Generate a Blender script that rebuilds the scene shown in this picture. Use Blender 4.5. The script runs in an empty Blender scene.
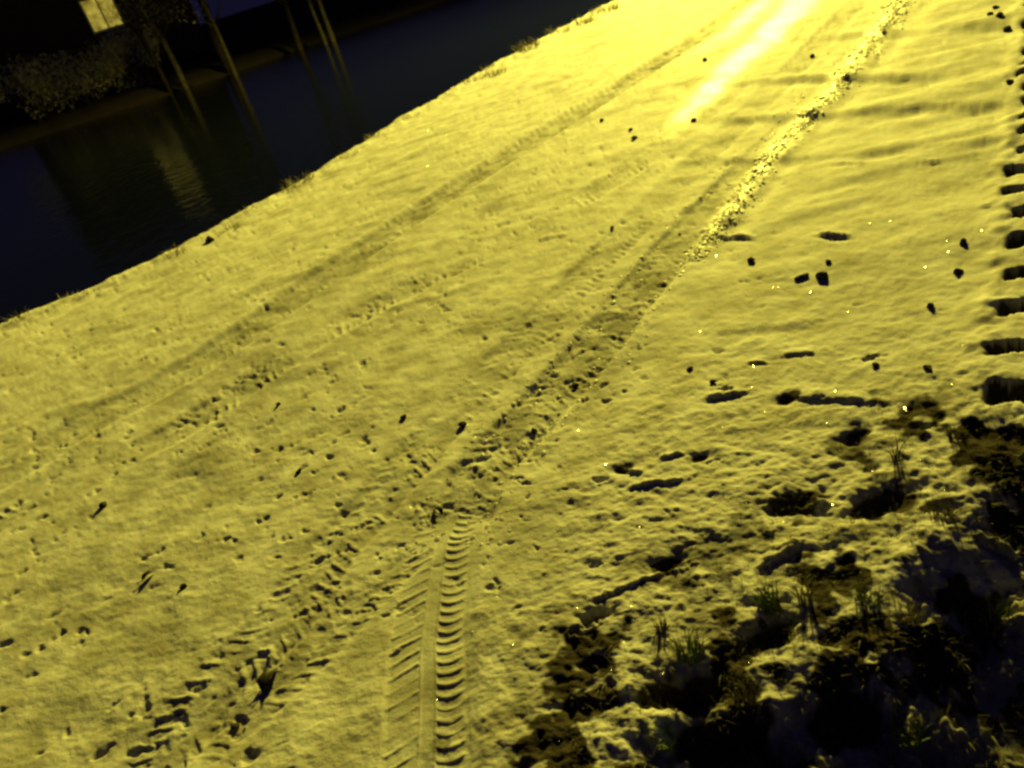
import bpy, bmesh, math, random
import numpy as np
from mathutils import Vector, Matrix

R = math.radians
C = bpy.context.scene.collection
scene = bpy.context.scene

# ------------------------------------------------------------------ camera
CAM_H = 1.6
PITCH = R(29.0)
ROLL = R(18.0)
FPX = 800.0
f_ = Vector((0, math.cos(PITCH), -math.sin(PITCH)))
u0 = Vector((0, math.sin(PITCH), math.cos(PITCH)))
r0 = Vector((1, 0, 0))
Rv = math.cos(ROLL) * r0 - math.sin(ROLL) * u0
Uv = math.sin(ROLL) * r0 + math.cos(ROLL) * u0
cam_d = bpy.data.cameras.new('camera')
cam = bpy.data.objects.new('camera', cam_d)
C.objects.link(cam)
M = Matrix(((Rv.x, Uv.x, -f_.x, 0), (Rv.y, Uv.y, -f_.y, 0), (Rv.z, Uv.z, -f_.z, CAM_H), (0, 0, 0, 1)))
cam.matrix_world = M
cam_d.sensor_width = 36
cam_d.lens = 36 * FPX / 1024
cam_d.dof.use_dof = True            # hand-held phone at night: soft, focused a few metres away
cam_d.dof.focus_distance = 3.0
cam_d.dof.aperture_fstop = 3.4
cam_d.clip_start = 0.05
cam_d.clip_end = 2000
scene.camera = cam

# ------------------------------------------------------------------ night sky
w = bpy.data.worlds.new('World')
scene.world = w
w.use_nodes = True
nt = w.node_tree
bg = nt.nodes['Background']
bg.inputs[0].default_value = (0.12, 0.11, 0.42, 1)
bg.inputs[1].default_value = 0.040

# ------------------------------------------------------------------ the street lamp's light (head is above the frame)
LAMP = Vector((10.4, 27.0, 10.2))
ld = bpy.data.lights.new('street_lamp_light', 'SPOT')   # a hooded road luminaire tipped towards the road
ld.energy = 63000
ld.spot_size = R(178)
ld.spot_blend = 0.30
ld.color = (1.0, 0.845, 0.102)
ld.shadow_soft_size = 0.8
lo = bpy.data.objects.new('street_lamp_light', ld)
C.objects.link(lo)
lo.location = LAMP
lo.rotation_euler = Vector((-0.068, -0.40, -0.914)).to_track_quat('-Z', 'Y').to_euler()

scene.view_settings.view_transform = 'Standard'
scene.view_settings.look = 'None'
scene.view_settings.exposure = 0
scene.view_settings.gamma = 1
scene.view_settings.use_curve_mapping = False
scene.render.engine = 'CYCLES'
scene.cycles.filter_width = 2.6

# ------------------------------------------------------------------ helpers
def G(px, py, z=0.0):
    a = (px - 512) / FPX
    b = -(py - 384) / FPX
    d = f_ + a * Rv + b * Uv
    t = (z - CAM_H) / d.z
    return Vector((d.x * t, d.y * t, z))

def at(px, py, dist):
    """point on the ray of a pixel at horizontal distance dist"""
    a = (px - 512) / FPX
    b = -(py - 384) / FPX
    d = f_ + a * Rv + b * Uv
    t = dist / math.hypot(d.x, d.y)
    return Vector((0, 0, CAM_H)) + d * t

def gp(*pix):
    return np.array([G(x, y)[:2] for x, y in pix])

def hash2(ix, iy, seed):
    h = (ix.astype(np.int64) * 374761393 + iy.astype(np.int64) * 668265263 + seed * 1442695041) & 0xffffffff
    h = ((h ^ (h >> 13)) * 1274126177) & 0xffffffff
    h = h ^ (h >> 16)
    return h

def noise(x, y, seed=0):
    xi = np.floor(x); yi = np.floor(y)
    fx = x - xi; fy = y - yi
    xi = xi.astype(np.int64); yi = yi.astype(np.int64)
    def g(dx, dy):
        a = hash2(xi + dx, yi + dy, seed).astype(np.float64) * (2 * math.pi / 4294967296.0)
        return np.cos(a) * (fx - dx) + np.sin(a) * (fy - dy)
    sx = fx * fx * fx * (fx * (fx * 6 - 15) + 10)
    sy = fy * fy * fy * (fy * (fy * 6 - 15) + 10)
    n0 = g(0, 0) * (1 - sx) + g(1, 0) * sx
    n1 = g(0, 1) * (1 - sx) + g(1, 1) * sx
    return (n0 * (1 - sy) + n1 * sy) * 1.5

def fbm(x, y, scale, octv, seed=0, gain=0.5):
    t = 0; a = 1; s = 0
    for i in range(octv):
        t = t + a * noise(x / scale * (2 ** i) + 17.3 * i, y / scale * (2 ** i) - 9.1 * i, seed + i * 7)
        s += a; a *= gain
    return t / s

def sstep(a, b, x):
    t = np.clip((x - a) / (b - a), 0, 1)
    return t * t * (3 - 2 * t)

def polydist(X, Y, P, signed=True):
    """arc length s and signed lateral distance t to a polyline (t>0 on its right)"""
    best = np.full(X.shape, 1e9); S = np.zeros(X.shape); T = np.zeros(X.shape)
    acc = 0.0
    n = len(P) - 1
    for i in range(n):
        ax, ay = P[i]; bx, by = P[i + 1]
        dx, dy = bx - ax, by - ay
        L = math.hypot(dx, dy); dx /= L; dy /= L
        s = (X - ax) * dx + (Y - ay) * dy
        lo_ = -1e9 if (i == 0 and signed) else 0
        hi_ = 1e9 if (i == n - 1 and signed) else L
        sc = np.clip(s, lo_, hi_)
        ex = X - (ax + dx * sc); ey = Y - (ay + dy * sc)
        d = np.hypot(ex, ey)
        side = ex * dy - ey * dx
        m = d < best
        best = np.where(m, d, best); S = np.where(m, acc + sc, S)
        T = np.where(m, np.where(side >= 0, d, -d), T)
        acc += L
    return S, T, acc

def smooth_poly(P, it=2):
    P = np.array(P)
    for _ in range(it):
        Q = [P[0]]
        for i in range(len(P) - 1):
            Q.append(0.75 * P[i] + 0.25 * P[i + 1]); Q.append(0.25 * P[i] + 0.75 * P[i + 1])
        Q.append(P[-1]); P = np.array(Q)
    return P

# ------------------------------------------------------------------ terrain description (metres, camera foot at the origin)
EDGE = np.vstack([[[-22, -12], [-8.6, 1.5]], gp((-60, 350), (0, 325), (100, 283), (200, 235), (300, 180), (400, 118), (500, 62), (620, -2)),
                  [[7.2, 18.0], [9.9, 21.8], [15, 30], [30, 60], [80, 150]]])
DITCH = gp((1200, 500), (1060, 462), (1004, 448), (972, 462), (940, 500), (900, 560), (862, 610), (800, 655), (700, 690), (600, 745), (560, 800), (500, 900))

TR_MAIN_LOW = gp((424, 900), (426, 768), (428, 640), (440, 540), (462, 480))
TR_MAIN = smooth_poly(gp((448, 548), (470, 478), (520, 428), (565, 378), (612, 322), (655, 268), (700, 218), (760, 158), (820, 96), (874, 36), (930, -26)))
TR_MID = smooth_poly(gp((60, 860), (160, 755), (205, 690), (285, 620), (318, 560), (400, 470), (470, 395), (530, 332), (590, 268), (655, 205), (730, 130), (800, 62), (870, -10)))
TR_LEFT = smooth_poly(gp((-120, 530), (0, 478), (90, 420), (150, 394), (240, 340), (340, 268), (430, 206), (520, 150), (600, 100), (700, 36), (780, -20)))
TR_LEFT2 = smooth_poly(gp((-80, 560), (20, 512), (110, 466), (200, 420), (290, 356), (380, 305), (470, 262), (560, 215), (640, 165), (720, 100), (800, 30)))
TR_LOW = smooth_poly(gp((130, 800), (215, 730), (300, 660), (345, 610), (400, 555), (440, 520)))
BERM = smooth_poly(gp((690, 262), (720, 222), (760, 170), (800, 122), (836, 86), (872, 40), (905, -5), (935, -50)))
TRACTOR = gp((960, 560), (985, 397), (990, 348), (1000, 265), (1005, 205), (1012, 130), (1021, 50), (1030, -30))
ICE = smooth_poly(gp((684, 118), (712, 88), (748, 54), (790, 16), (822, -22), (850, -60)))

def terrain(X, Y, full=True):
    r = np.hypot(X, Y)
    det = 1.0 / (1 + (r / 16.0) ** 3)
    # warp so that nothing is ruler straight
    wx = X + 0.05 * fbm(X, Y, 0.7, 2, 91); wy = Y + 0.05 * fbm(X, Y, 0.7, 2, 95)
    Z = 0.035 * fbm(X, Y, 3.5, 2, 1) * sstep(0.5, 3, r)
    dirt_shade = np.zeros(X.shape); ice = np.zeros(X.shape)  # darkness mask: real dirt in the tracks plus painted shade in hollows

    # light comes along az ~26 deg: elongated ridges lie across it
    ca, sa = math.cos(R(14)), math.sin(R(14))
    xr = X * ca - Y * sa; yr = X * sa + Y * ca      # xr along the ridges

    _, te, _ = polydist(wx, wy, EDGE)               # >0 : road side
    edgen = 0.17 * fbm(X, Y, 0.8, 5, 33, 0.6)
    te = te + edgen
    _, td, _ = polydist(wx, wy, DITCH)
    td = td + 0.16 * fbm(X, Y, 0.42, 4, 41, 0.6)   # <0 beyond
    sm, tm, _ = polydist(X, Y, TR_MAIN)
    # road side / meadow on the right of the main track
    right = sstep(0.12, 0.6, tm) * sstep(-3, 0, -np.abs(tm) + 40)
    near = 1 - sstep(2.4, 4.5, r)
    nearer = 1 - sstep(1.6, 3.0, r)

    # --- base snow grain
    grain = fbm(xr, yr * 1.5, 0.035, 3, 5, 0.6)
    Z += 0.0019 * grain * det
    Z += 0.0062 * fbm(xr, yr * 1.4, 0.14, 4, 9, 0.6) * det
    # blotchy churned surface on the road
    ch = sstep(-0.1, 0.5, fbm(X, Y, 0.55, 3, 12)) * (1 - right)
    Z += 0.0045 * ch * fbm(X, Y, 0.05, 3, 14, 0.6) * det
    left = 1 - right
    Z += left * 0.007 * fbm(xr * 0.8, yr, 0.32, 3, 16) * det * 1.2
    mk = sstep(0.24, 0.55, fbm(X * 0.9 + Y * 0.35, Y - X * 0.35, 0.075, 3, 18, 0.55)) * left * sstep(-0.35, 0.2, fbm(X, Y, 0.6, 2, 19))
    Z -= 0.010 * mk * det
    dirt_shade = np.maximum(dirt_shade, 0.38 * mk * det)
    blot = sstep(0.05, 0.45, fbm(xr * 0.55, yr, 0.45, 4, 20, 0.6)) * left
    dirt_shade = np.maximum(dirt_shade, 0.38 * blot)
    dirt_shade = np.maximum(dirt_shade, 0.17 * right * sstep(-0.5, 0.4, fbm(xr * 0.5, yr, 0.5, 4, 23, 0.6)))
    # rumpled snow on the right, rougher towards the ditch
    rough = np.clip(right * (0.25 + 0.9 * nearer + 0.3 * near), 0, 1.3)
    rid = fbm(xr, yr * 1.9, 0.13, 4, 21, 0.55)
    Z += rough * 0.0052 * rid
    Z += rough * 0.0045 * fbm(xr * 0.9, yr * 1.3, 0.055, 4, 24, 0.6)
    Z += rough * 0.0035 * np.abs(fbm(X, Y, 0.09, 3, 26, 0.6)) * 2
    # long soft ripples across, farther right
    wv = fbm(xr * 0.25, yr, 0.5, 3, 27)
    Z += right * sstep(2.5, 4.5, r) * 0.028 * wv * det * 1.4
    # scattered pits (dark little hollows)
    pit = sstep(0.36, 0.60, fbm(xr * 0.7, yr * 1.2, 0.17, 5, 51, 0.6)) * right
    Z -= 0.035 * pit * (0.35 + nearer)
    dirt_shade = np.maximum(dirt_shade, 0.75 * pit * (0.2 + 0.8 * near))

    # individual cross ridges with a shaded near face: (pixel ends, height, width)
    for (p, q, h, wd) in (((790, 78), (925, 74), 0.05, 0.10), ((700, 88), (790, 78), 0.022, 0.08), ((730, 118), (1000, 100), 0.035, 0.13), ((700, 160), (900, 150), 0.03, 0.10),
                          ((880, 148), (1010, 138), 0.026, 0.09), ((820, 36), (1020, 20), 0.04, 0.15), ((835, 164), (858, 166), 0.04, 0.03), ((918, 163), (936, 163), 0.03, 0.025),
                          ((822, 235), (852, 238), 0.05, 0.022), ((718, 236), (750, 237), 0.045, 0.022), ((700, 398), (745, 394), 0.032, 0.022), ((785, 398), (880, 404), 0.024, 0.03),
                          ((752, 366), (770, 364), 0.024, 0.02), ((790, 357), (815, 354), 0.022, 0.02), ((780, 504), (826, 506), 0.035, 0.03), ((730, 330), (830, 318), 0.012, 0.06),
                          ((540, 242), (562, 237), 0.028, 0.022), ((385, 312), (460, 290), 0.012, 0.05), ((440, 470), (500, 440), 0.008, 0.03), ((610, 598), (690, 566), 0.016, 0.012),
                          ((640, 482), (680, 476), 0.02, 0.014), ((668, 456), (680, 452), 0.024, 0.014), ((620, 466), (640, 468), 0.022, 0.014), ((560, 702), (650, 690), 0.02, 0.018),
                          ((760, 570), (800, 548), 0.03, 0.02), ((600, 118), (670, 84), 0.015, 0.12), ((120, 410), (100, 408), 0.01, 0.05)):
        P = gp(p, q)
        s, t, L = polydist(wx, wy, P)
        t = t + 0.030 * fbm(X, Y, 0.07, 4, 61, 0.65); s = s + 0.06 * fbm(X, Y, 0.12, 3, 62)
        rc = math.hypot(*P.mean(0)); h = h * (1.2 if rc > 5 else 1.0 if rc < 3.2 else 0.8)
        k = sstep(-0.25 * L, 0.15 * L, s) * (1 - sstep(0.85 * L, 1.25 * L, s))
        # far side gentle, near side (t>0) steep and undercut into a little hollow
        tt = t / wd
        prof = np.where(tt < 0, np.exp(-(tt / 1.5) ** 2), np.exp(-(tt / 0.35) ** 2)) - 0.4 * np.exp(-((tt - 1.0) / 0.6) ** 2)
        Z += (0.42 if rc > 2.2 else 0.55) * h * k * prof
        dirt_shade = np.maximum(dirt_shade, (0.40 if h > 0.05 else 0.28) * k * np.exp(-((tt - 0.7) / 0.6) ** 2) * sstep(-0.5, 0.3, fbm(X, Y, 0.12, 3, 63)))  # shade below each ridge also painted into the colour

    # --- tyre tracks
    def rut(P, wid, depth, shoulder=0.25):
        s, t, L = polydist(wx * 0.3 + X * 0.7, wy * 0.3 + Y * 0.7, P)
        t = t + 0.012 * fbm(X, Y, 0.2, 2, 71)
        a = np.abs(t)
        inside = 1 - sstep(wid * 0.42, wid * 0.56, a)
        lip = np.exp(-((a - wid * 0.62) / (wid * 0.12)) ** 2)
        return s, t, inside, -depth * inside + depth * shoulder * lip, lip

    # bottom centre: smooth rib, ladder of lugs to its right, slanted lugs to its left
    s, t, L = polydist(X, Y, TR_MAIN_LOW)
    t = t + 0.005 * fbm(X, Y, 0.13, 4, 72, 0.6)
    end = 1 - sstep(L - 0.16, L + 0.0, s + 0.05 * fbm(X, Y, 0.08, 3, 79))
    inside = sstep(-0.125, -0.105, t) * (1 - sstep(0.10, 0.15, t))
    Z = Z * (1 - 0.65 * inside * end)
    Z -= 0.009 * inside * end
    pitch = 0.037
    # ladder
    lad = sstep(0.020, 0.026, t) * (1 - sstep(0.088, 0.104, t))
    sb = s - 0.9 * (t - 0.06) ** 2 / 0.1 + 0.0022 * fbm(X, Y, 0.09, 2, 74)
    ph = (sb / pitch) % 1.0
    saw = sstep(0.0, 0.10, ph) * (1 - sstep(0.14, 0.62, ph))
    amp = np.clip(0.85 + 0.8 * fbm(X, Y, 0.13, 4, 75, 0.6), 0.1, 1.4)
    Z += 0.0040 * end * lad * saw * amp
    Z += 0.0022 * end * np.exp(-((t - 0.020) / 0.0035) ** 2)
    Z += 0.0016 * end * np.exp(-((t - 0.112) / 0.006) ** 2) * (0.4 + 1.2 * fbm(X, Y, 0.06, 2, 78))
    # slanted lugs
    her = sstep(-0.118, -0.11, t) * (1 - sstep(-0.030, -0.024, t))
    ph = ((s - 0.42 * (t + 0.07)) / 0.046) % 1.0
    saw = sstep(0.0, 0.14, ph) * (1 - sstep(0.16, 0.42, ph))
    Z += 0.0050 * end * her * saw * np.clip(0.65 + 1.3 * fbm(X, Y, 0.15, 4, 76, 0.6), 0, 1.4)
    Z += 0.0024 * end * np.exp(-((t + 0.022) / 0.0035) ** 2) * (0.8 + 0.6 * fbm(X, Y, 0.05, 2, 77))
    dirt_shade = np.maximum(dirt_shade, 0.16 * inside * end)

    def worn(P, wid, depth, lug, seed, pit_k=1.0, dk=0.3, fade=None, pitchv=0.05, slant=0.5):
        nonlocal Z, dirt_shade
        s, t, ins, dz, lip = rut(P, wid, depth)
        k = 1.0 if fade is None else fade(s, t)
        brk = sstep(-0.25, 0.25, fbm(X, Y, 0.22, 3, seed))
        ph = ((s + slant * np.abs(t) + 0.012 * fbm(X, Y, 0.1, 2, seed + 3)) / pitchv) % 1.0
        saw = sstep(0.0, 0.2, ph) * (1 - sstep(0.25, 0.6, ph))
        lugm = sstep(0.12, 0.2, np.abs(t) / wid) * ins
        crumbs = sstep(0.05, 0.45, fbm(X, Y, 0.045, 2, seed + 5))
        Z += k * (dz + lug * saw * lugm * brk + pit_k * 0.004 * crumbs * ins * brk - pit_k * 0.004 * sstep(0.2, 0.5, -fbm(X, Y, 0.06, 2, seed + 8)) * ins)
        dirt_shade = np.maximum(dirt_shade, k * dk * ins * (0.45 + 0.55 * sstep(-0.2, 0.35, fbm(X, Y, 0.16, 3, seed + 11))))
        return s, t, ins

    worn(TR_MAIN, 0.25, 0.016, 0.0062, 101, 1.6, 0.62, pitchv=0.055, fade=lambda s, t: (1 - 0.80 * sstep(2.6, 4.2, s)) * (0.9 + 0.4 * fbm(X, Y, 0.3, 3, 305)) * sstep(-0.02, 0.22, s))
    worn(TR_MID, 0.24, 0.010, 0.0062, 121, 1.2, 0.50, pitchv=0.05,
         fade=lambda s, t: 0.45 + 0.55 * sstep(-0.3, 0.25, fbm(X, Y, 0.7, 2, 301)))
    worn(TR_LEFT, 0.34, 0.032, 0.006, 141, 1.4, 0.85, fade=lambda s, t: (0.25 + 0.75 * sstep(0.8, 2.6, s)) * (0.70 + 0.30 * sstep(-0.2, 0.2, fbm(X, Y, 1.3, 2, 302))))
    worn(TR_LEFT2, 0.24, 0.011, 0.011, 161, 2.0, 0.40, fade=lambda s, t: 0.8 * sstep(-0.25, 0.2, fbm(X, Y, 0.8, 2, 303)))
    worn(TR_LOW, 0.20, 0.005, 0.004, 181, 0.9, 0.36, slant=-0.6, fade=lambda s, t: (1 - sstep(0.9, 1.15, s)) * sstep(-0.3, 0.1, fbm(X, Y, 0.5, 2, 304)))

    # crumbly berm of clods along the right wheel track
    s, t, L = polydist(X, Y, BERM)
    t = t + 0.05 * fbm(X, Y, 0.35, 3, 81)
    k = sstep(-0.2, 0.4, s)
    bw = 0.05 + 0.010 * np.maximum(s, 0)
    bm_ = np.exp(-(t / bw) ** 2) * k
    Z += bm_ * (0.014 + 0.016 * fbm(X, Y, 0.07, 3, 83, 0.7) + 0.01 * np.clip(fbm(X, Y, 0.13, 2, 84), 0, 1))
    dirt_shade = dirt_shade * (1 - bm_)
    Z -= 0.012 * k * np.exp(-((t - 2.3 * bw) / bw) ** 2)

    # tractor lug prints along the right edge of the picture
    s, t, L = polydist(X, Y, TRACTOR)
    P0 = G(985, 397); 
    i0 = math.hypot(TRACTOR[1][0] - TRACTOR[0][0], TRACTOR[1][1] - TRACTOR[0][1])
    k = sstep(i0 - 0.17, i0 - 0.11, s) * (1 - sstep(9, 11, s))
    pit_p = 0.262
    tl = t + 0.02 * fbm(X, Y, 0.12, 3, 86)
    q_ = (s - i0 + 0.5 * pit_p - 0.20 * tl) / pit_p
    cell = np.floor(q_).astype(np.int64)
    r1_ = hash2(cell, cell * 0, 5) / 4294967296.0; r2_ = hash2(cell, cell * 0, 9) / 4294967296.0; r3_ = hash2(cell, cell * 0, 13) / 4294967296.0
    ph = q_ % 1.0
    tl = tl - 0.05 * (r2_ - 0.5) - 0.01
    u_ = (ph - 0.5 + 0.06 * (r3_ - 0.5)) / (0.95 + 0.45 * r1_) + 0.09 * fbm(X, Y, 0.08, 4, 85, 0.6)
    tp_ = np.clip(tl / (0.20 + 0.25 * r2_), 0, 1.1)
    prof = sstep(-0.20 + 0.13 * tp_, -0.08 + 0.12 * tp_, u_) * (1 - sstep(0.15 - 0.09 * tp_, 0.20 - 0.09 * tp_, u_))      # steep far wall, gentle near floor
    lat = sstep(-0.02, 0.05, tl) * (1 - sstep(0.40, 0.5, tl))
    Z -= (0.07 + 0.04 * r1_) * k * prof * lat * (1 - 0.5 * sstep(0.05, 0.3, tl))
    dirt_shade = np.maximum(dirt_shade, 1.6 * k * sstep(0.04, 0.3, prof * lat) * (0.8 + 0.2 * sstep(-0.2, 0.2, fbm(X, Y, 0.1, 2, 89))))  # shadow inside the prints painted dark on floor and walls
    Z += 0.018 * k * np.exp(-((tl + 0.03) / 0.05) ** 2) * (0.6 + fbm(X, Y, 0.1, 2, 87))
    Z += 0.012 * k * lat
    Z -= 0.03 * sstep(0.45, 0.7, tl) * (1 - sstep(2, 3, tl)) * k * fbm(X, Y, 0.2, 3, 88)

    # polished ice
    s, t, L = polydist(X, Y, ICE)
    t = t + 0.10 * fbm(X * 1.0, Y * 1.0, 0.5, 3, 90)
    iw = 0.09 + 0.036 * np.maximum(s, 0)
    ice = np.exp(-(np.abs(t) / iw) ** 3) * sstep(-0.6, 0.5, s)
    ice2 = 0.75 * np.exp(-((t + 0.55) / 0.16) ** 2) * sstep(1.5, 4, s)
    ice = np.clip(np.maximum(ice, ice2) * (0.75 + 0.9 * fbm(X, Y, 0.35, 5, 92, 0.6)), 0, 1)
    Z = Z * (1 - 0.5 * ice)
    dirt_shade = dirt_shade * (1 - ice)

    ice = np.maximum(ice, 0.8 * bm_ * sstep(-0.3, 0.3, fbm(X, Y, 0.09, 3, 93)))

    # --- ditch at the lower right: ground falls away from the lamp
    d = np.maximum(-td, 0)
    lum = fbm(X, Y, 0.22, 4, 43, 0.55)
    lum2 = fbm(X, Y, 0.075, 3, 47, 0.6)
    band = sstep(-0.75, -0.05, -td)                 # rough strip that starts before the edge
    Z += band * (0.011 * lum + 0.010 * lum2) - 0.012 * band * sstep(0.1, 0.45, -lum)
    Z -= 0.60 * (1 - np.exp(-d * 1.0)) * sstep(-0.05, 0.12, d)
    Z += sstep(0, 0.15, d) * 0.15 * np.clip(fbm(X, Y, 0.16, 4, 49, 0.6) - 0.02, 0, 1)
    dirt_shade = np.maximum(dirt_shade, 0.5 * band * sstep(-0.25, 0.3, fbm(X, Y, 0.06, 3, 48)))
    dirt_shade = np.maximum(dirt_shade, band * sstep(0.0, 0.22, -lum + 0.30 * lum2 + 0.13 * sstep(-0.3, 0.25, -td) - 0.04) * 1.25)  # bare earth, and the soft shadow over this strip painted as dark blotches
    dirt_shade = np.maximum(dirt_shade, 0.8 * sstep(0.1, 0.45, d))
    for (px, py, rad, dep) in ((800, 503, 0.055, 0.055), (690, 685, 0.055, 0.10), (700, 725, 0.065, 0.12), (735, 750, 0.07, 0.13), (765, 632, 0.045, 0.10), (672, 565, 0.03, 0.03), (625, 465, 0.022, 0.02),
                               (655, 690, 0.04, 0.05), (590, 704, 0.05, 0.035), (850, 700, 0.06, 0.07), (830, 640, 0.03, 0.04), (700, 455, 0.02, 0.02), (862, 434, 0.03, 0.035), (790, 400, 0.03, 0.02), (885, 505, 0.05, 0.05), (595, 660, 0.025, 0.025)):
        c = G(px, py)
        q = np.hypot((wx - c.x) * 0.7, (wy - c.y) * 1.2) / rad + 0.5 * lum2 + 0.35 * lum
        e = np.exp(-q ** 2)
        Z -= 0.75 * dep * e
        dirt_shade = np.maximum(dirt_shade, 1.4 * sstep(0.15, 0.6, e))  # shadow patch painted dark in each hollow

    # --- bank down to the water on the left
    e = np.maximum(-te, 0)
    lipz = np.exp(-((te - 0.10) / 0.16) ** 2) * (0.025 + sstep(9, 13, r) * 0.05)
    Z += lipz * (0.3 + 1.3 * fbm(X, Y, 0.2, 4, 35, 0.6))
    drop = 2.4 * (1 - np.exp(-e * 0.55)) * sstep(0, 0.4, e)
    drop = drop + 0.0
    Z -= drop
    # far shore
    ys = 47 + 0.12 * X + 2.5 * fbm(X, Y, 14, 2, 37)
    far = sstep(0, 6, Y - ys) * sstep(0, 5, -te)
    Z += far * (1.7 + 0.15 * fbm(X, Y, 1.5, 3, 38))
    dirt_shade = np.maximum(dirt_shade, sstep(0.05, 0.5, e) * (0.85 + 0.8 * far))
    # slight overall dirtiness
    dirt_shade = np.maximum(dirt_shade, 0.10 * sstep(-0.2, 0.4, fbm(X, Y, 0.4, 4, 39)) * (1 - ice))
    return Z, np.clip(dirt_shade, 0, 1.7), ice

def ground_z(x, y):
    Z, _, _ = terrain(np.array([x, x + 0.01, x, x - 0.01, x]), np.array([y, y, y + 0.01, y, y - 0.01]))
    return float(Z.mean())

# ------------------------------------------------------------------ materials
def mat(name):
    m = bpy.data.materials.new(name); m.use_nodes = True
    return m, m.node_tree, m.node_tree.nodes['Principled BSDF']

def simple(name, col, rough=0.8, var=0.3, scale=30, spec=0.3, bump=0.0, metal=0):
    m, t, b = mat(name)
    tc = t.nodes.new('ShaderNodeTexCoord')
    n = t.nodes.new('ShaderNodeTexNoise'); n.inputs['Scale'].default_value = scale; n.inputs['Detail'].default_value = 4
    t.links.new(tc.outputs['Object'], n.inputs['Vector'])
    r = t.nodes.new('ShaderNodeValToRGB')
    r.color_ramp.elements[0].position = 0.3; r.color_ramp.elements[1].position = 0.7
    r.color_ramp.elements[0].color = [c * (1 - var) for c in col] + [1]
    r.color_ramp.elements[1].color = [min(1, c * (1 + var)) for c in col] + [1]
    t.links.new(n.outputs['Fac'], r.inputs['Fac']); t.links.new(r.outputs['Color'], b.inputs['Base Color'])
    b.inputs['Roughness'].default_value = rough
    b.inputs['Specular IOR Level'].default_value = spec
    b.inputs['Metallic'].default_value = metal
    if bump:
        bp = t.nodes.new('ShaderNodeBump'); bp.inputs['Strength'].default_value = bump; bp.inputs['Distance'].default_value = 0.01
        t.links.new(n.outputs['Fac'], bp.inputs['Height']); t.links.new(bp.outputs['Normal'], b.inputs['Normal'])
    return m

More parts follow.
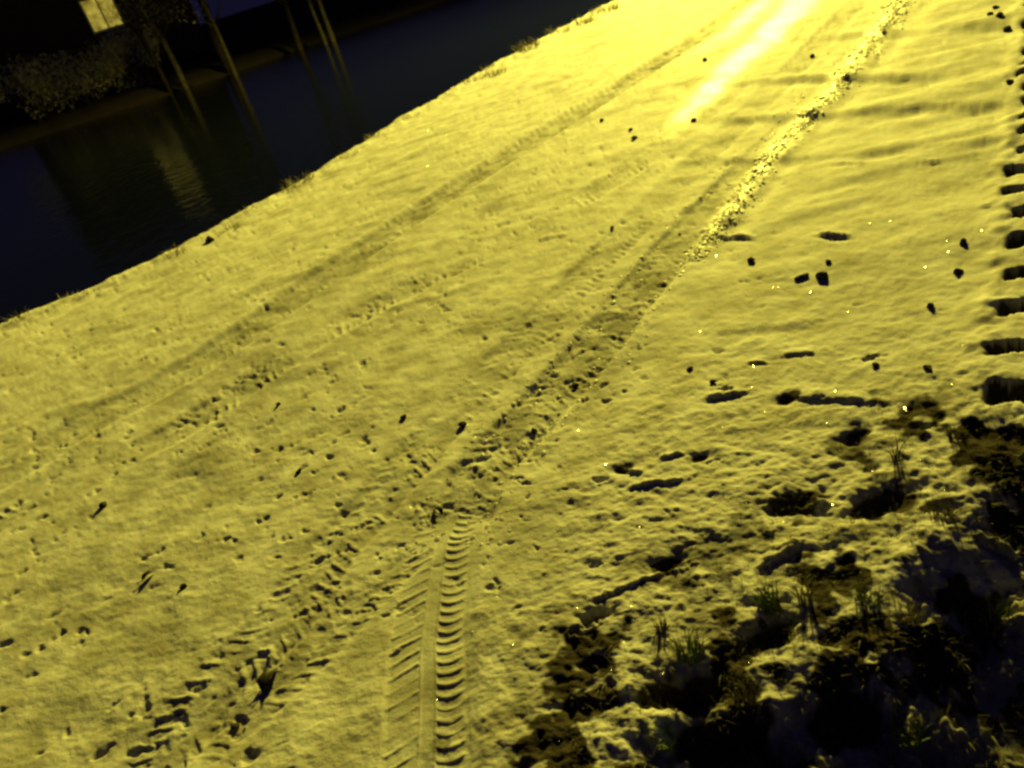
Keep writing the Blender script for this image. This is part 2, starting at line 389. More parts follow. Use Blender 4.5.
def snow_material():
    m, t, b = mat('trodden_snow')
    tc = t.nodes.new('ShaderNodeTexCoord')
    def nz(scale, det, rough=0.6):
        n = t.nodes.new('ShaderNodeTexNoise'); n.inputs['Scale'].default_value = scale
        n.inputs['Detail'].default_value = det; n.inputs['Roughness'].default_value = rough
        t.links.new(tc.outputs['Object'], n.inputs['Vector']); return n
    ad = t.nodes.new('ShaderNodeAttribute'); ad.attribute_name = 'dirt_shade'
    ai = t.nodes.new('ShaderNodeAttribute'); ai.attribute_name = 'ice'
    n1 = nz(5.5, 5); n2 = nz(38, 4)
    # snow tone
    r1 = t.nodes.new('ShaderNodeValToRGB')
    r1.color_ramp.elements[0].position = 0.32; r1.color_ramp.elements[0].color = (0.44, 0.42, 0.37, 1)
    r1.color_ramp.elements[1].position = 0.66; r1.color_ramp.elements[1].color = (0.74, 0.74, 0.74, 1)
    t.links.new(n1.outputs['Fac'], r1.inputs['Fac'])
    r2 = t.nodes.new('ShaderNodeValToRGB')  # earth tone, kept extra dark to serve as painted shade too
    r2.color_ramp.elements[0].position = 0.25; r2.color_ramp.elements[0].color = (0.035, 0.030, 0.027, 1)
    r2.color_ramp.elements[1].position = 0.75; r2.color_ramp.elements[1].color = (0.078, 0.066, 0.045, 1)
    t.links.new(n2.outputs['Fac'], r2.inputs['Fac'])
    # break up the dirt mask with noise
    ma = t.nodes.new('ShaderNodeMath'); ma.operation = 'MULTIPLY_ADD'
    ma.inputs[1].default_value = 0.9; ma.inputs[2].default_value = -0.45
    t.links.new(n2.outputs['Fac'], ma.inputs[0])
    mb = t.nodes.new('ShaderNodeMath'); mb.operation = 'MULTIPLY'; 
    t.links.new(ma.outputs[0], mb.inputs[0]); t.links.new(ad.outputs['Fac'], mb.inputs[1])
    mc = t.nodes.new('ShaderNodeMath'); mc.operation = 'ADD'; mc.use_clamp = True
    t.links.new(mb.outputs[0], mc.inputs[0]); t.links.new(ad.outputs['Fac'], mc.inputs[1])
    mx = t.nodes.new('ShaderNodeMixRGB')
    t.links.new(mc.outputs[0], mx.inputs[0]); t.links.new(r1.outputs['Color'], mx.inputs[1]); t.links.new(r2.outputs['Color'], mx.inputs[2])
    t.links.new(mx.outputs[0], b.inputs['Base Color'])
    # light seeps a little way through the snow, none through the soil and painted shade
    ss = t.nodes.new('ShaderNodeMath'); ss.operation = 'SUBTRACT'; ss.use_clamp = True; ss.inputs[0].default_value = 0.85
    t.links.new(mc.outputs[0], ss.inputs[1]); t.links.new(ss.outputs[0], b.inputs['Subsurface Weight'])
    b.inputs['Subsurface Radius'].default_value = (1, 1, 1); b.inputs['Subsurface Scale'].default_value = 0.012
    # roughness: ice is polished
    mr = t.nodes.new('ShaderNodeMapRange'); mr.inputs['To Min'].default_value = 0.62; mr.inputs['To Max'].default_value = 0.25
    t.links.new(ai.outputs['Fac'], mr.inputs['Value']); t.links.new(mr.outputs[0], b.inputs['Roughness'])
    ms = t.nodes.new('ShaderNodeMapRange'); ms.inputs['To Min'].default_value = 0.04; ms.inputs['To Max'].default_value = 0.9
    t.links.new(ai.outputs['Fac'], ms.inputs['Value'])
    inv = t.nodes.new('ShaderNodeMath'); inv.operation = 'SUBTRACT'; inv.use_clamp = True; inv.inputs[0].default_value = 1.0
    t.links.new(mc.outputs[0], inv.inputs[1])
    mm = t.nodes.new('ShaderNodeMath'); mm.operation = 'MULTIPLY'
    t.links.new(ms.outputs[0], mm.inputs[0]); t.links.new(inv.outputs[0], mm.inputs[1])
    t.links.new(mm.outputs[0], b.inputs['Specular IOR Level'])
    # fine grain bump, scaled in metres
    n3 = nz(130, 3, 0.7); n4 = nz(420, 2, 0.6)
    s3 = t.nodes.new('ShaderNodeMath'); s3.operation = 'MULTIPLY_ADD'; s3.inputs[1].default_value = 0.35
    t.links.new(n4.outputs['Fac'], s3.inputs[0]); t.links.new(n3.outputs['Fac'], s3.inputs[2])
    bp = t.nodes.new('ShaderNodeBump'); bp.inputs['Strength'].default_value = 0.55; bp.inputs['Distance'].default_value = 0.005
    t.links.new(s3.outputs[0], bp.inputs['Height']); t.links.new(bp.outputs['Normal'], b.inputs['Normal'])
    return m

SNOW = snow_material()
CLOD = simple('frozen_earth', (0.035, 0.028, 0.022), 0.85, 0.5, 60, 0.2, 0.5)
SNOWCLOD = simple('snow_lump', (0.82, 0.82, 0.80), 0.7, 0.15, 60, 0.3, 0.5)
LEAF = simple('wet_leaf', (0.03, 0.022, 0.015), 0.5, 0.4, 80, 0.4)
GRASS = simple('dry_grass', (0.30, 0.27, 0.12), 0.7, 0.35, 9, 0.2)
GREEN = simple('green_grass', (0.16, 0.22, 0.06), 0.7, 0.35, 9, 0.2)
STUB = simple('stubble_grass', (0.20, 0.19, 0.075), 0.8, 0.6, 14, 0.1)
WEED = simple('dead_weed', (0.07, 0.05, 0.035), 0.8, 0.35, 20, 0.2)
BARK = simple('pale_bark', (0.10, 0.09, 0.075), 0.85, 0.5, 6, 0.2, 0.5)
DBARK = simple('dark_bark', (0.05, 0.04, 0.03), 0.9, 0.4, 6, 0.2, 0.5)
FOL = simple('pale_foliage', (0.42, 0.41, 0.30), 0.8, 0.4, 3, 0.2)  # paleness stands in for lamp light that hardly reaches this foliage
WALLM = simple('dark_brick_wall', (0.05, 0.035, 0.03), 0.9, 0.15, 4, 0.2, 0.2)
ROOFM = simple('roof_tile', (0.08, 0.05, 0.045), 0.8, 0.3, 8, 0.2, 0.3)
FRAMEM = simple('painted_frame', (0.5, 0.48, 0.42), 0.5, 0.1, 10, 0.4)
LAMPM = simple('lamp_metal', (0.15, 0.15, 0.15), 0.4, 0.1, 10, 0.5)
_t = SNOWCLOD.node_tree; _b = _t.nodes['Principled BSDF']; _o = _t.nodes['Material Output']
_tr = _t.nodes.new('ShaderNodeBsdfTranslucent'); _tr.inputs['Color'].default_value = (0.85, 0.85, 0.85, 1)
_mx = _t.nodes.new('ShaderNodeMixShader'); _mx.inputs[0].default_value = 0.7
_b.inputs['Roughness'].default_value = 0.3; _b.inputs['Specular IOR Level'].default_value = 1.0
_t.links.new(_b.outputs[0], _mx.inputs[1]); _t.links.new(_tr.outputs[0], _mx.inputs[2]); _t.links.new(_mx.outputs[0], _o.inputs['Surface'])
CRYS, t_, b_ = mat('ice_crystal')
b_.inputs['Base Color'].default_value = (0.9, 0.9, 0.9, 1); b_.inputs['Metallic'].default_value = 0.9; b_.inputs['Roughness'].default_value = 0.22

def tag(o, label=None, cat=None, group=None, kind=None):
    if label: o['label'] = label
    if cat: o['category'] = cat
    if group: o['group'] = group
    if kind: o['kind'] = kind
    return o

def mesh_obj(name, verts, faces, m, parent=None, smooth=False):
    me = bpy.data.meshes.new(name); me.from_pydata([tuple(v) for v in verts], [], faces); me.update()
    if smooth: me.polygons.foreach_set('use_smooth', [True] * len(me.polygons))
    me.materials.append(m)
    o = bpy.data.objects.new(name, me); C.objects.link(o)
    if parent: o.parent = parent
    return o

def bm_obj(name, bm, m, parent=None, smooth=False):
    me = bpy.data.meshes.new(name); bm.to_mesh(me); bm.free()
    if smooth: me.polygons.foreach_set('use_smooth', [True] * len(me.polygons))
    me.materials.append(m)
    o = bpy.data.objects.new(name, me); C.objects.link(o)
    if parent: o.parent = parent
    return o

def empty(name, loc):
    o = bpy.data.objects.new(name, None); o.location = loc; C.objects.link(o); return o

# ------------------------------------------------------------------ ground: one sheet, dense where it is near and looked at
az = list(np.arange(-52, 48.001, 0.088))
az = list(np.linspace(-180, -54, 70)) + az + list(np.linspace(50, 179, 70))
az = np.radians(np.array(az))
rr = [0.05, 0.2, 0.4, 0.6, 0.75, 0.86]
while rr[-1] < 17:
    rr.append(rr[-1] * (1 + min(max(rr[-1] / 740.0, 0.0013), 0.012)))
while rr[-1] < 420:
    rr.append(rr[-1] * 1.035)
rr = np.array(rr)
A, RR = np.meshgrid(az, rr)
X = RR * np.sin(A); Y = RR * np.cos(A)
nr, na = X.shape
Z = np.empty_like(X); D = np.empty_like(X); I = np.empty_like(X)
from concurrent.futures import ThreadPoolExecutor
def block(i):
    Z[i:i + 24], D[i:i + 24], I[i:i + 24] = terrain(X[i:i + 24], Y[i:i + 24])
with ThreadPoolExecutor(4) as ex:
    list(ex.map(block, range(0, nr, 24)))
print('ground grid', nr, na)
verts = np.stack([X, Y, Z], -1).reshape(-1, 3)
idx = np.arange(nr * na).reshape(nr, na)
nxt = np.roll(idx, -1, axis=1)
quads = np.stack([idx[:-1], idx[1:], nxt[1:], nxt[:-1]], -1).reshape(-1, 4)
quads = quads[:, ::-1]
me = bpy.data.meshes.new('ground')
me.vertices.add(len(verts)); me.vertices.foreach_set('co', verts.astype(np.float32).ravel())
me.loops.add(quads.size); me.loops.foreach_set('vertex_index', quads.astype(np.int32).ravel())
me.polygons.add(len(quads))
me.polygons.foreach_set('loop_start', np.arange(0, quads.size, 4, dtype=np.int32))
me.polygons.foreach_set('loop_total', np.full(len(quads), 4, dtype=np.int32))
me.polygons.foreach_set('use_smooth', np.ones(len(quads), dtype=bool))
me.update(); me.validate()
for nm, arr in (('dirt_shade', D), ('ice', I)):
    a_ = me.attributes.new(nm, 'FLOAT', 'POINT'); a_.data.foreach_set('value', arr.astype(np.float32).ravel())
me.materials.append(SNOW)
ground = bpy.data.objects.new('ground', me); C.objects.link(ground)
tag(ground, kind='structure')
if me.polygons[len(me.polygons) // 2].normal.z < 0:
    me.flip_normals()

# ------------------------------------------------------------------ water below the bank
WZ = -1.35
mw, tw, bw_ = mat('night_water')
bw_.inputs['Base Color'].default_value = (0.002, 0.003, 0.006, 1)
bw_.inputs['Roughness'].default_value = 0.10
bw_.inputs['IOR'].default_value = 1.33
nn = tw.nodes.new('ShaderNodeTexNoise'); nn.inputs['Scale'].default_value = 2.2; nn.inputs['Detail'].default_value = 4
tcw = tw.nodes.new('ShaderNodeTexCoord'); tw.links.new(tcw.outputs['Object'], nn.inputs['Vector'])
bpw = tw.nodes.new('ShaderNodeBump'); bpw.inputs['Strength'].default_value = 0.15; bpw.inputs['Distance'].default_value = 0.12
tw.links.new(nn.outputs['Fac'], bpw.inputs['Height']); tw.links.new(bpw.outputs['Normal'], bw_.inputs['Normal'])
wv_ = [(-160, -60, WZ), (-8, -20, WZ), (0, 9, WZ), (60, 110, WZ), (-160, 110, WZ)]
# keep the sheet under the bank: it is hidden below the road surface wherever the road is above it
water = mesh_obj('water', wv_, [(0, 1, 2, 3, 4)], mw)
tag(water, kind='structure')

# ------------------------------------------------------------------ clods, stones, leaf
def clod(name, px, py, rpx, label, cat, m=CLOD, group='loose earth clods on the snow', squash=0.7, stretch=(1, 1), rz=0.0, seed=0, sink=0.25):
    p = G(px, py)
    slant = math.sqrt(p.x ** 2 + p.y ** 2 + CAM_H ** 2)
    rad = rpx / FPX * slant
    rnd = random.Random(seed + int(px * 7 + py))
    bm = bmesh.new()
    bmesh.ops.create_icosphere(bm, subdivisions=3, radius=1.0)
    ph = [rnd.uniform(0, 6.28) for _ in range(9)]
    for v in bm.verts:
        c = v.co.copy()
        k = 1 + 0.16 * math.sin(3 * c.x + ph[0]) * math.sin(2.6 * c.y + ph[1]) + 0.12 * math.sin(5 * c.z + ph[2]) * math.cos(4.3 * c.x + ph[3]) \
            + 0.08 * math.sin(9 * c.y + ph[4]) * math.sin(8 * c.z + ph[5]) + rnd.uniform(-0.05, 0.05)
        # facets: chop with a few planes
        v.co = c * k
    for q in range(5):
        n = Vector((rnd.gauss(0, 1), rnd.gauss(0, 1), rnd.gauss(0, 0.8))).normalized(); lim = rnd.uniform(0.55, 0.8)
        for v in bm.verts:
            d = v.co.dot(n)
            if d > lim: v.co -= n * (d - lim) * 0.85
    for v in bm.verts:
        v.co = Vector((v.co.x * rad * stretch[0], v.co.y * rad * stretch[1], v.co.z * rad * squash))
    o = bm_obj(name, bm, m)
    o.location = (p.x, p.y, ground_z(p.x, p.y) + rad * squash * (1 - 2 * sink) * 0.8)
    o.rotation_euler = (0, 0, rz)
    tag(o, label, cat, group)
    return o

clods = [
 (462, 423, 4.0, 'small dark clod alone in the middle of the road, left of the main tyre track'),
 (403, 416, 3.6, 'small dark clod left of the lone one at the middle of the road'),
 (823, 276, 5.5, 'taller of two dark clods side by side on smooth snow at the right'),
 (828, 263, 3.0, 'small dark clod just above the pair of clods on smooth snow'),
 (963, 245, 4.0, 'round dark clod on smooth snow left of the lug prints, upper one of two'),
 (958, 272, 4.2, 'flat dark clod on smooth snow left of the lug prints, lower one of two'),
 (210, 240, 4.0, 'dark clod lying at the brink of the left bank'),
 (930, 307, 3.8, 'flattened dark clod between the lug prints and the cross ripples'),
 (574, 381, 4.2, 'dark clod at the right rim of the main tyre track, upper of two'),
 (533, 429, 3.8, 'dark clod at the right rim of the main tyre track, lower of two'),
 (1007, 26, 3.2, 'lowest speck of dark earth in the cluster near the top right corner'),
 (1000, 17, 2.8, 'right speck of dark earth in the cluster near the top right corner'),
 (990, 16, 2.4, 'left speck of dark earth in the cluster near the top right corner'),
 (996, 7, 2.6, 'topmost speck of dark earth in the cluster near the top right corner'),
 (1010, 83, 3.0, 'lone dark clod on the snow right of the highest cross ripple'),
 (635, 140, 2.6, 'dark speck on the bright snow between middle and left tracks, lower of two'),
 (631, 132, 2.3, 'dark speck on the bright snow between middle and left tracks, upper of two'),
 (602, 123, 2.2, 'lone dark speck on bright snow left of the paired specks'),
 (693, 120, 2.6, 'small dark clod just below the glossy ice'),
 (705, 62, 2.2, 'tiny dark clod left of the glossy ice'),
 (812, 55, 2.2, 'tiny dark clod right of the glossy ice, left of the crumbly berm'),
 (713, 382, 3.6, 'dark clod above the long dark hollow at the right, lower of two'),
 (689, 368, 3.2, 'dark clod above the long dark hollow at the right, upper of two'),
 (928, 370, 4.0, 'dark clod at the upper border of the rough weedy strip'),
 (876, 366, 3.4, 'dark clod left of the one bordering the weedy strip'),
 (752, 260, 3.8, 'dark clod below the berm, left of the paired clods'),
 (181, 583, 3.2, 'small dark clod on the churned snow at the lower left'),
 (232, 722, 3.6, 'dark clod below the dead leaf in the lower left'),
 (298, 470, 3.2, 'small dark clod in the broken track left of centre'),
 (103, 505, 3.6, 'dark clod in the faint outermost track at the left edge'),
 (612, 228, 2.4, 'tiny dark clod between the middle and main tracks'),
 (279, 405, 2.8, 'small dark clod between the two left tracks'),
]
for i, (px, py, rp, lb) in enumerate(clods):
    clod('earth_clod', px, py, rp, lb, 'clod', stretch=(random.Random(i).uniform(0.8, 1.25), random.Random(i + 9).uniform(0.8, 1.2)), rz=i * 1.3, seed=i, squash=0.75)
clod('earth_clod', 802, 277, 4.2, 'flatter of two dark clods side by side on smooth snow at the right', 'clod', stretch=(1.8, 0.8), rz=R(10), squash=0.5)

def leaf(px, py, lpx, rz, label):
    p = G(px, py); slant = (p.length ** 2 + CAM_H ** 2) ** 0.5
    L = lpx / FPX * slant
    n = 10; vs = []; fs = []
    for i in range(n + 1):
        t = i / n
        wv = 0.30 * math.sin(math.pi * t) ** 0.8 * (1 + 0.25 * math.sin(9 * t))
        z = 0.25 * math.sin(t * 3.1)
        for s in (-1, -0.5, 0, 0.5, 1):
            vs.append(((t - 0.5) * L, s * wv * L, (z + 0.28 * abs(s) * wv * 3 + 0.02 * math.sin(t * 20 + s * 5)) * L * 0.6))
    for i in range(n):
        for j in range(4):
            a = i * 5 + j; fs.append((a, a + 5, a + 6, a + 1))
    root = empty('dead_leaf', (p.x, p.y, ground_z(p.x, p.y) + 0.004)); root.rotation_euler = (0, 0, rz)
    tag(root, label, 'leaf')
    o = mesh_obj('blade', vs, fs, LEAF, root, True)
    sm_ = o.modifiers.new('thick', 'SOLIDIFY'); sm_.thickness = 0.0012
    tube('stalk', [(-0.5 * L, 0, 0.0), (-0.68 * L, 0.03 * L, 0.05 * L), (-0.85 * L, 0.10 * L, 0.02 * L)], 0.0016, 0.001, LEAF, root)

def tube(name, pts, ra, rb, m, parent=None, seg=7):
    vs = []; fs = []
    pts = [Vector(p) for p in pts]; n = len(pts)
    for i, p in enumerate(pts):
        d = (pts[min(i + 1, n - 1)] - pts[max(i - 1, 0)]).normalized()
        a = d.orthogonal().normalized(); b = d.cross(a)
        rad = ra + (rb - ra) * i / (n - 1)
        for k in range(seg):
            th = 2 * math.pi * k / seg
            vs.append(p + (a * math.cos(th) + b * math.sin(th)) * rad)
    for i in range(n - 1):
        for k in range(seg):
            fs.append((i * seg + k, i * seg + (k + 1) % seg, (i + 1) * seg + (k + 1) % seg, (i + 1) * seg + k))
    fs.append(tuple(range(seg - 1, -1, -1))); fs.append(tuple(range((n - 1) * seg, n * seg)))
    return mesh_obj(name, vs, fs, m, parent, True)

leaf(268, 677, 26, R(62), 'curled dark dead leaf lying on churned snow at the lower left')
leaf(437, 508, 15, R(120), 'small dark dead leaf lying beside the head of the ladder shaped tread print')
leaf(147, 574, 13, R(40), 'small curled dead leaf on churned snow at the left')

# ------------------------------------------------------------------ grass tufts
def blades(n, h, spread, rnd, lean=0.5, wd=0.003):
    vs = []; fs = []
    for _ in range(n):
        a = rnd.uniform(0, 6.28); r = spread * math.sqrt(rnd.random())
        bx, by = r * math.cos(a), r * math.sin(a)
        hh = h * rnd.uniform(0.45, 1.1); la = a + rnd.gauss(0, 0.9); ll = lean * hh * rnd.uniform(0.1, 1.1)
        ww = wd * rnd.uniform(0.6, 1.3); tw_ = rnd.uniform(0, 3.14)
        base = len(vs)
        for i in range(5):
            t = i / 4
            cx = bx + ll * math.cos(la) * t * t; cy = by + ll * math.sin(la) * t * t
            cz = hh * (t - 0.25 * lean * t * t) - 0.01
            w2 = ww * (1 - t * 0.9)
            vs.append((cx - w2 * math.cos(tw_), cy - w2 * math.sin(tw_), cz)); vs.append((cx + w2 * math.cos(tw_), cy + w2 * math.sin(tw_), cz))
        for i in range(4):
            q = base + 2 * i; fs.append((q, q + 1, q + 3, q + 2))
    return vs, fs

def tuft(name, px, py, n, h, spread, m, label, cat, group, seed, snowcap=False, wd=0.003, lean=0.5):
    p = G(px, py); rnd = random.Random(seed)
    root = empty(name, (p.x, p.y, ground_z(p.x, p.y)))
    tag(root, label, cat, group)
    vs, fs = blades(n, h, spread, rnd, lean, wd)
    mesh_obj('blades', vs, fs, m, root)
    vs, fs = blades(max(6, n // 4), h * 0.6, spread * 1.2, rnd, 1.2, wd)
    mesh_obj('dead_blades', vs, fs, WEED, root)
    return root

gt = 'grass tufts poking through the snow at the lower right'
tufts = [
 (690, 655, 70, 0.085, 0.030, GREEN, 'upright green grass tuft above the broadest dark hollow at the bottom'),
 (662, 630, 24, 0.06, 0.014, WEED, 'small dark weed tuft left of the upright green tuft'),
 (768, 604, 70, 0.08, 0.028, GREEN, 'green grass tuft at the top of the second dark hollow from the left'),
 (806, 600, 20, 0.11, 0.018, GRASS, 'tall thin straw stems right of the second dark hollow'),
 (868, 600, 45, 0.06, 0.03, GREEN, 'low green grass tuft in the middle of the rough strip'),
 (818, 716, 60, 0.05, 0.035, GREEN, 'yellow green grass tuft near the bottom edge'),
 (905, 706, 70, 0.05, 0.035, GREEN, 'wide low grass tuft lit in the dark, left of the lower right corner'),
 (996, 588, 60, 0.06, 0.032, GREEN, 'lit grass tuft at the right edge inside the dark hollow'),
 (940, 512, 40, 0.05, 0.03, GRASS, 'pale straw tuft lit inside the upper dark hollow'),
 (898, 462, 14, 0.09, 0.012, WEED, 'thin dark weed stalks at the top of the rough strip'),
 (660, 735, 50, 0.05, 0.03, GREEN, 'short grass tuft at the left of the bottom dark hollow'),
 (745, 690, 60, 0.05, 0.03, GRASS, 'matted straw tuft between the two bottom hollows'),
 (955, 440, 30, 0.05, 0.025, WEED, 'brown weed tuft beside the last lug print'),
 (905, 610, 50, 0.05, 0.03, GRASS, 'straw tuft at the rim of the large dark hollow'),
]
for i, (px, py, n, h, sp, m, lb) in enumerate(tufts):
    tuft('grass_tuft', px, py, n, h, sp, m, lb, 'grass tuft', gt, 40 + i)
gb = 'tiny straw tufts scattered along the brink of the bank'
rb = random.Random(3)
ORD = 'first second third fourth fifth sixth seventh eighth ninth tenth eleventh twelfth thirteenth fourteenth'.split()
for i in range(14):
    q = (i + rb.uniform(0.1, 0.9)) / 14; k_ = 3 + q * 6.0; j = int(k_); e_ = EDGE[j] + (EDGE[j + 1] - EDGE[j]) * (k_ - j)
    p = Vector((e_[0] + rb.uniform(-.15, .25), e_[1] - rb.uniform(-.1, .25), 0))
    rt = empty('straw_tuft', (p.x, p.y, ground_z(p.x, p.y)))
    tag(rt, ORD[i] + ' tiny straw tuft counted up the brink of the bank from the left edge', 'grass tuft', gb)
    v_, f_2 = blades(36, rb.uniform(0.05, 0.11), 0.10, rb, 1.0, 0.004); mesh_obj('blades', v_, f_2, GRASS, rt)
ge = 'grass tufts along the brink of the bank'
for i, (px, py, lb) in enumerate(((608, 10, 'topmost dry tuft on the brink of the bank'), (586, 22, 'second dry tuft from the top on the brink'), (560, 32, 'third dry tuft from the top on the brink'),
                                  (528, 50, 'fourth dry tuft from the top on the brink, above the stony lip'), (493, 74, 'snow dusted tuft at the stony lip of the bank'), (298, 182, 'lowest dry tuft, halfway down the brink of the bank'))):
    tuft('dry_tuft', px, py, 90, 0.16 if i < 4 else 0.10, 0.18, GRASS, lb, 'grass tuft', ge, 80 + i, wd=0.005, lean=0.9)

# short stubble over the rough strip: nobody could count it
rnd = random.Random(5)
cand = []
while len(cand) < 4200:
    px = rnd.uniform(560, 1060); py = rnd.uniform(400, 800)
    if px + py * 0.85 < 1190 + rnd.gauss(0, 55): continue
    cand.append(G(px, py))
cx_ = np.array([c.x for c in cand]); cy_ = np.array([c.y for c in cand])
cz_, cd_, _ = terrain(cx_, cy_)
vs = []; fs = []
for i in range(len(cand)):
    if cd_[i] < 0.25 and rnd.random() < 0.75: continue
    v2, f2 = blades(rnd.randint(3, 8), rnd.uniform(0.010, 0.032), 0.014, rnd, 1.3, 0.0014)
    b = len(vs); vs += [(x + cx_[i], y + cy_[i], z + cz_[i]) for x, y, z in v2]; fs += [tuple(k + b for k in f) for f in f2]
g = mesh_obj('grass_stubble', vs, fs, STUB)
tag(g, 'short straw stubble matted into the rough snow at the lower right', 'grass', kind='stuff')

# broken snow crumbs thrown up along the right wheel track
rnd = random.Random(21)
acc = [0.0]
for i in range(1, len(BERM)):
    acc.append(acc[-1] + float(np.hypot(*(BERM[i] - BERM[i - 1]))))
cr = []
for _ in range(1500):
    q = rnd.random() ** 1.25 * acc[-1]
    i = max(k for k in range(len(acc)) if acc[k] <= q and k < len(BERM) - 1)
    t_ = (q - acc[i]) / (acc[i + 1] - acc[i]); d_ = BERM[i + 1] - BERM[i]; d_ = d_ / np.hypot(*d_)
    p = BERM[i] + (BERM[i + 1] - BERM[i]) * t_; w2 = 0.045 + 0.010 * q
    off = rnd.gauss(0, 0.75) * w2 + 0.03 * math.sin(q * 3.1)
    cr.append((p[0] + d_[1] * off, p[1] - d_[0] * off, (0.006 + 0.0014 * q) * rnd.uniform(0.5, 1.7)))
for _ in range(500):          # a few along the broken part of the main track too
    i = rnd.randint(0, len(TR_MAIN) - 8); a_ = TR_MAIN[i]; b2_ = TR_MAIN[i + 1]; t_ = rnd.random(); off = rnd.choice((-1, 1)) * rnd.gauss(0.12, 0.04)
    d_ = b2_ - a_; d_ = d_ / np.hypot(*d_); p = a_ + (b2_ - a_) * t_
    cr.append((p[0] + d_[1] * off, p[1] - d_[0] * off, rnd.uniform(0.003, 0.010)))
cz2, _, _ = terrain(np.array([c[0] for c in cr]), np.array([c[1] for c in cr]))
ib = bmesh.new(); bmesh.ops.create_icosphere(ib, subdivisions=1, radius=1.0)
iv = [v.co.copy() for v in ib.verts]; if_ = [tuple(v.index for v in f.verts) for f in ib.faces]; ib.free()
vs = []; fs = []
for (x, y, r_), z in zip(cr, cz2):
    b = len(vs); sc = (rnd.uniform(0.7, 1.4), rnd.uniform(0.7, 1.4), rnd.uniform(0.5, 1.0)); an = rnd.uniform(0, 6.28)
    for v in iv:
        k = rnd.uniform(0.75, 1.2); a1 = v.x * sc[0] * k * r_; b1 = v.y * sc[1] * k * r_
        vs.append((x + a1 * math.cos(an) - b1 * math.sin(an), y + a1 * math.sin(an) + b1 * math.cos(an), float(z) + v.z * sc[2] * 0.5 * k * r_ + 0.1 * r_))
    fs += [tuple(q + b for q in f) for f in if_]
g = mesh_obj('snow_crumbs', vs, fs, SNOWCLOD)
tag(g, 'pale crumbs of broken snow strewn along the right wheel track', 'snow crumbs', kind='stuff')

# ------------------------------------------------------------------ ice crystals that catch the lamp
rnd = random.Random(11)
pts = []
known = [(753, 366), (716, 255), (740, 195), (862, 190), (870, 225), (948, 253), (925, 267), (810, 292), (952, 386), (905, 408), (906, 410), (700, 330), (566, 222), (578, 430), (606, 466),
         (664, 468), (650, 450), (748, 592), (872, 470), (948, 655), (833, 506), (888, 657), (887, 738), (658, 660), (706, 667), (1003, 545), (778, 286), (835, 392), (390, 558), (472, 630), (496, 596), (640, 528)]
for p in known: pts.append((p[0], p[1], rnd.uniform(0.9, 1.5)))
for _ in range(110):
    pts.append((rnd.uniform(380, 1020), rnd.uniform(110, 740), rnd.uniform(0.3, 0.6)))
P = [G(a, b) for a, b, _ in pts]
pz, _, _ = terrain(np.array([p.x for p in P]), np.array([p.y for p in P]))
vs = []; fs = []
for i, p in enumerate(P):
    p = Vector((p.x, p.y, float(pz[i]) + 0.002))
    h = ((LAMP - p).normalized() + (Vector((0, 0, CAM_H)) - p).normalized()).normalized()
    h = (h + Vector((rnd.gauss(0, .12), rnd.gauss(0, .12), rnd.gauss(0, .12)))).normalized()
    a = h.orthogonal().normalized(); b = h.cross(a)
    s = pts[i][2] * 0.6 / FPX * (p - Vector((0, 0, CAM_H))).length
    k0 = len(vs)
    for k in range(6):
        th = k * math.pi / 3 + i
        vs.append(p + (a * math.cos(th) + b * math.sin(th)) * s)
    vs.append(p + h * s * 0.08); vs.append(p - h * s * 0.8)
    for k in range(6):
        fs.append((k0 + k, k0 + (k + 1) % 6, k0 + 6)); fs.append((k0 + (k + 1) % 6, k0 + k, k0 + 7))
g = mesh_obj('ice_crystals', vs, fs, CRYS)
tag(g, 'tiny glinting ice crystals scattered over the snow', 'ice crystals', kind='stuff')

# ------------------------------------------------------------------ far bank: house, hedge, trees
def box(bm, x0, x1, y0, y1, z0, z1):
    r = bmesh.ops.create_cube(bm, size=1)
    for v in r['verts']:
        v.co = Vector((x0 + (v.co.x + .5) * (x1 - x0), y0 + (v.co.y + .5) * (y1 - y0), z0 + (v.co.z + .5) * (z1 - z0)))

def plate_with_hole(bm, x0, x1, z0, z1, hx0, hx1, hz0, hz1, y0, y1):
    box(bm, x0, hx0, y0, y1, z0, z1); box(bm, hx1, x1, y0, y1, z0, z1)
    box(bm, hx0, hx1, y0, y1, z0, hz0); box(bm, hx0, hx1, y0, y1, hz1, z1)

HD = 66.0
wc = at(102, 12, HD)                    # window centre
base_z = -0.6
house = empty('house', (wc.x, wc.y, base_z))
az_h = math.atan2(wc.x, wc.y)
house.rotation_euler = (0, 0, -az_h + R(14))
tag(house, 'dark house on the far bank with one lit yellow window', 'house')
wz = wc.z - base_z
bm = bmesh.new(); plate_with_hole(bm, -7, 6, 0, wz + 2.2, -1.15, 1.15, wz - 1.15, wz + 1.05, 0, 0.35)
box(bm, -7, -6.65, 0.352, 9, 0, wz + 2.2); box(bm, 5.65, 6, 0.352, 9, 0, wz + 2.2); box(bm, -6.648, 5.648, 8.65, 8.99, 0, wz + 2.2)
bm_obj('wall', bm, WALLM, house)
zt = wz + 2.203
rv = [(-7.5, -0.5, zt), (6.5, -0.5, zt), (6.5, 9.5, zt), (-7.5, 9.5, zt), (-7.5, 4.5, zt + 3.6), (6.5, 4.5, zt + 3.6)]
roof = mesh_obj('roof', rv, [(0, 1, 5, 4), (2, 3, 4, 5), (1, 2, 5), (3, 0, 4), (3, 2, 1, 0)], ROOFM, house)
bm = bmesh.new(); box(bm, 2, 2.8, 3, 3.8, zt + 1.8, zt + 4.6); bm_obj('chimney', bm, WALLM, roof)
win = bmesh.new(); plate_with_hole(win, -1.14, 1.14, wz - 1.14, wz + 1.04, -1.0, 1.0, wz - 1.0, wz + 0.9, 0.10, 0.2)
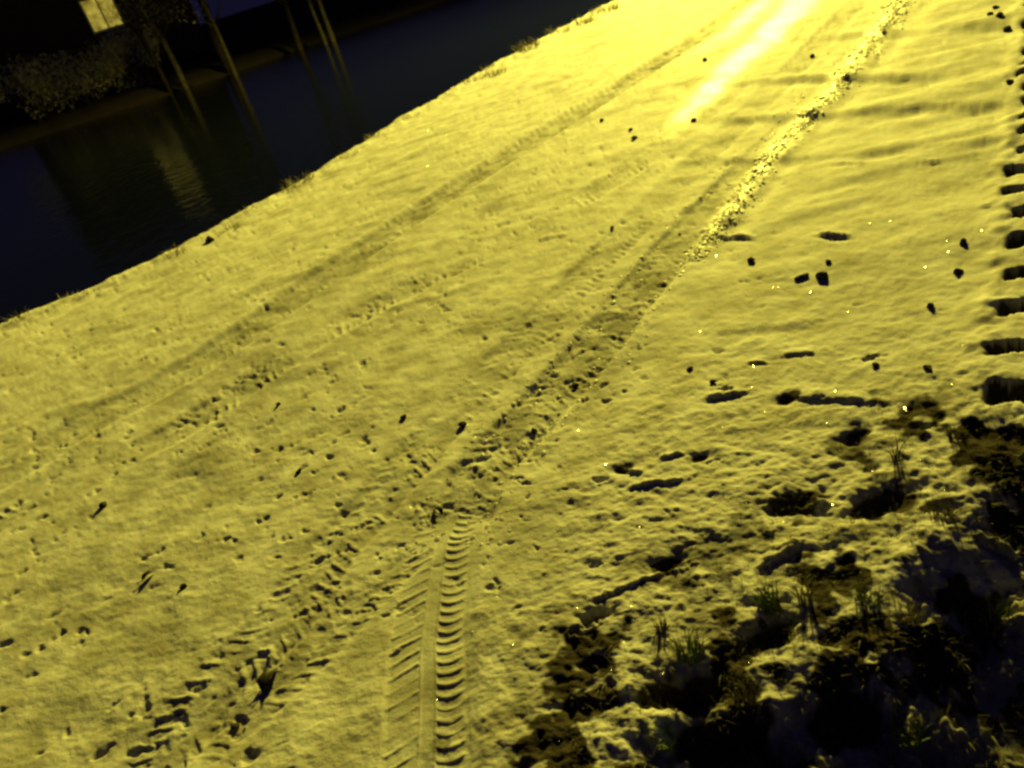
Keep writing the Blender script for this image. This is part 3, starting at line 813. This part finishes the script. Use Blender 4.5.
box(win, -0.05, 0.05, 0.11, 0.19, wz - 0.998, wz + 0.898)
window = bm_obj('window', win, FRAMEM, house)
mp, tp, bp_ = mat('lit_pane')
tcp = tp.nodes.new('ShaderNodeTexCoord'); np_ = tp.nodes.new('ShaderNodeTexNoise'); np_.inputs['Scale'].default_value = 1.6; np_.inputs['Detail'].default_value = 3
tp.links.new(tcp.outputs['Object'], np_.inputs['Vector'])
rp = tp.nodes.new('ShaderNodeValToRGB'); rp.color_ramp.elements[0].position = .35; rp.color_ramp.elements[1].position = .65
rp.color_ramp.elements[0].color = (0.16, 0.12, 0.012, 1); rp.color_ramp.elements[1].color = (0.50, 0.40, 0.06, 1)
tp.links.new(np_.outputs['Fac'], rp.inputs['Fac']); tp.links.new(rp.outputs['Color'], bp_.inputs['Emission Color'])
bp_.inputs['Emission Strength'].default_value = 1.0; bp_.inputs['Base Color'].default_value = (0.1, 0.1, 0.1, 1)
bm = bmesh.new(); box(bm, -0.998, 0.998, 0.145, 0.155, wz - 0.998, wz + 0.898); bm_obj('pane', bm, mp, window)
def leaf_cloud(c, rad, n, size, rnd, vs, fs):
    for _ in range(n):
        d = Vector((rnd.gauss(0, 1), rnd.gauss(0, 1), rnd.gauss(0, 1))).normalized() * (rnd.random() ** 0.4)
        p = Vector(c) + Vector((d.x * rad[0], d.y * rad[1], d.z * rad[2]))
        a = Vector((rnd.gauss(0, 1), rnd.gauss(0, 1), rnd.gauss(0, 1))).normalized(); b = a.orthogonal().normalized()
        s = size * rnd.uniform(0.5, 1.2); k = len(vs)
        vs += [p - a * s, p + b * s * 0.5, p + a * s, p - b * s * 0.5]; fs.append((k, k + 1, k + 2, k + 3))

def bush(px, py, dist, wpx, hpx, label, seed, tilt=0):
    c = at(px, py, dist); k = dist / FPX * 1.05
    rnd = random.Random(seed)
    gz = min(ground_z(c.x, c.y), c.z)
    root = empty('bush', (c.x, c.y, gz)); tag(root, label, 'bush', 'bushes on the far bank')
    vs = []; fs = []
    W = wpx * k / 2; H = hpx * k / 2; cz = c.z - gz
    for q in range(14):
        o = (rnd.uniform(-0.75, 0.75) * W, rnd.uniform(-0.5, 0.5) * W * 0.5, cz + rnd.uniform(-0.55, 0.5) * H)
        leaf_cloud(o, (W * 0.35, W * 0.3, H * 0.5), 160, 0.10, rnd, vs, fs)
    mesh_obj('foliage', vs, fs, FOL, root)
    for q in range(5):
        x = rnd.uniform(-0.3, 0.3) * W
        tube('stem', [(x * 0.4, 0, -0.1), (x, 0, cz * 0.5), (x * 1.6, rnd.uniform(-.2, .2), cz)], 0.05, 0.02, DBARK, root, 5)

bush(28, 88, 54, 80, 52, 'leftmost dim bush on the far bank', 1)
bush(82, 76, 53, 80, 50, 'broad dim bush below the lit yellow window', 2)
bush(132, 48, 52, 60, 40, 'greyish bush right of the one below the lit window', 3)

def tree(px, pyb, dist, pxt, wpx, label, m=BARK, seed=0, crown=True):
    """trunk whose foot is seen at (px,pyb) and leans with the picture"""
    b = at(px, pyb, dist); gz = ground_z(b.x, b.y)
    rnd = random.Random(seed); k = dist / FPX
    root = empty('bare_tree', (b.x, b.y, gz)); tag(root, label, 'tree', 'bare trees on the far bank')
    H = 9 + rnd.uniform(-1, 2); r = wpx * k / 2
    hz = max(b.z - gz, 0)
    pts_ = [(0, 0, -0.2)] + [(rnd.gauss(0, .06) * i + 0.05 * pxt * i, rnd.gauss(0, .06) * i, H * i / 6) for i in range(1, 7)]
    tr = tube('trunk', pts_, r, r * 0.25, m, root, 8)
    vs = []; fs = []
    for q in range(16):
        i = rnd.randint(2, 5); s = Vector(pts_[i]); a = rnd.uniform(0, 6.28); L = rnd.uniform(1.2, 2.6)
        e = s + Vector((math.cos(a) * L * 0.7, math.sin(a) * L * 0.7, L * 0.8))
        tube('limb', [s, (s + e) / 2 + Vector((0, 0, -.1)), e], r * 0.35, r * 0.06, m, root, 5)
        leaf_cloud(e, (0.8, 0.8, 0.7), 60, 0.05, rnd, vs, fs)
    mesh_obj('crown', vs, fs, FOL, root)

tree(134, 14, 50, 0.0, 6, 'dull thin trunk just right of the lit window', DBARK, 3)
tree(153, 18, 49, -0.6, 6, 'pale lit trunk right of the lit window, brightest of the far trees', BARK, 4)
tree(210, 26, 50, -0.3, 9, 'faint pale tree left of centre of the dark background', DBARK, 5)
tree(224, 50, 46, 0.4, 5, 'faint thin tree standing nearest to the water', DBARK, 6)
tree(289, 22, 49, 0.2, 6, 'dim tree between the faint pale tree and the leaning pair', DBARK, 7)
tree(318, 24, 48, -0.2, 4, 'left trunk of the leaning pale pair at the top', BARK, 8)
tree(330, 30, 48, -0.4, 5, 'right trunk of the leaning pale pair at the top', BARK, 9)
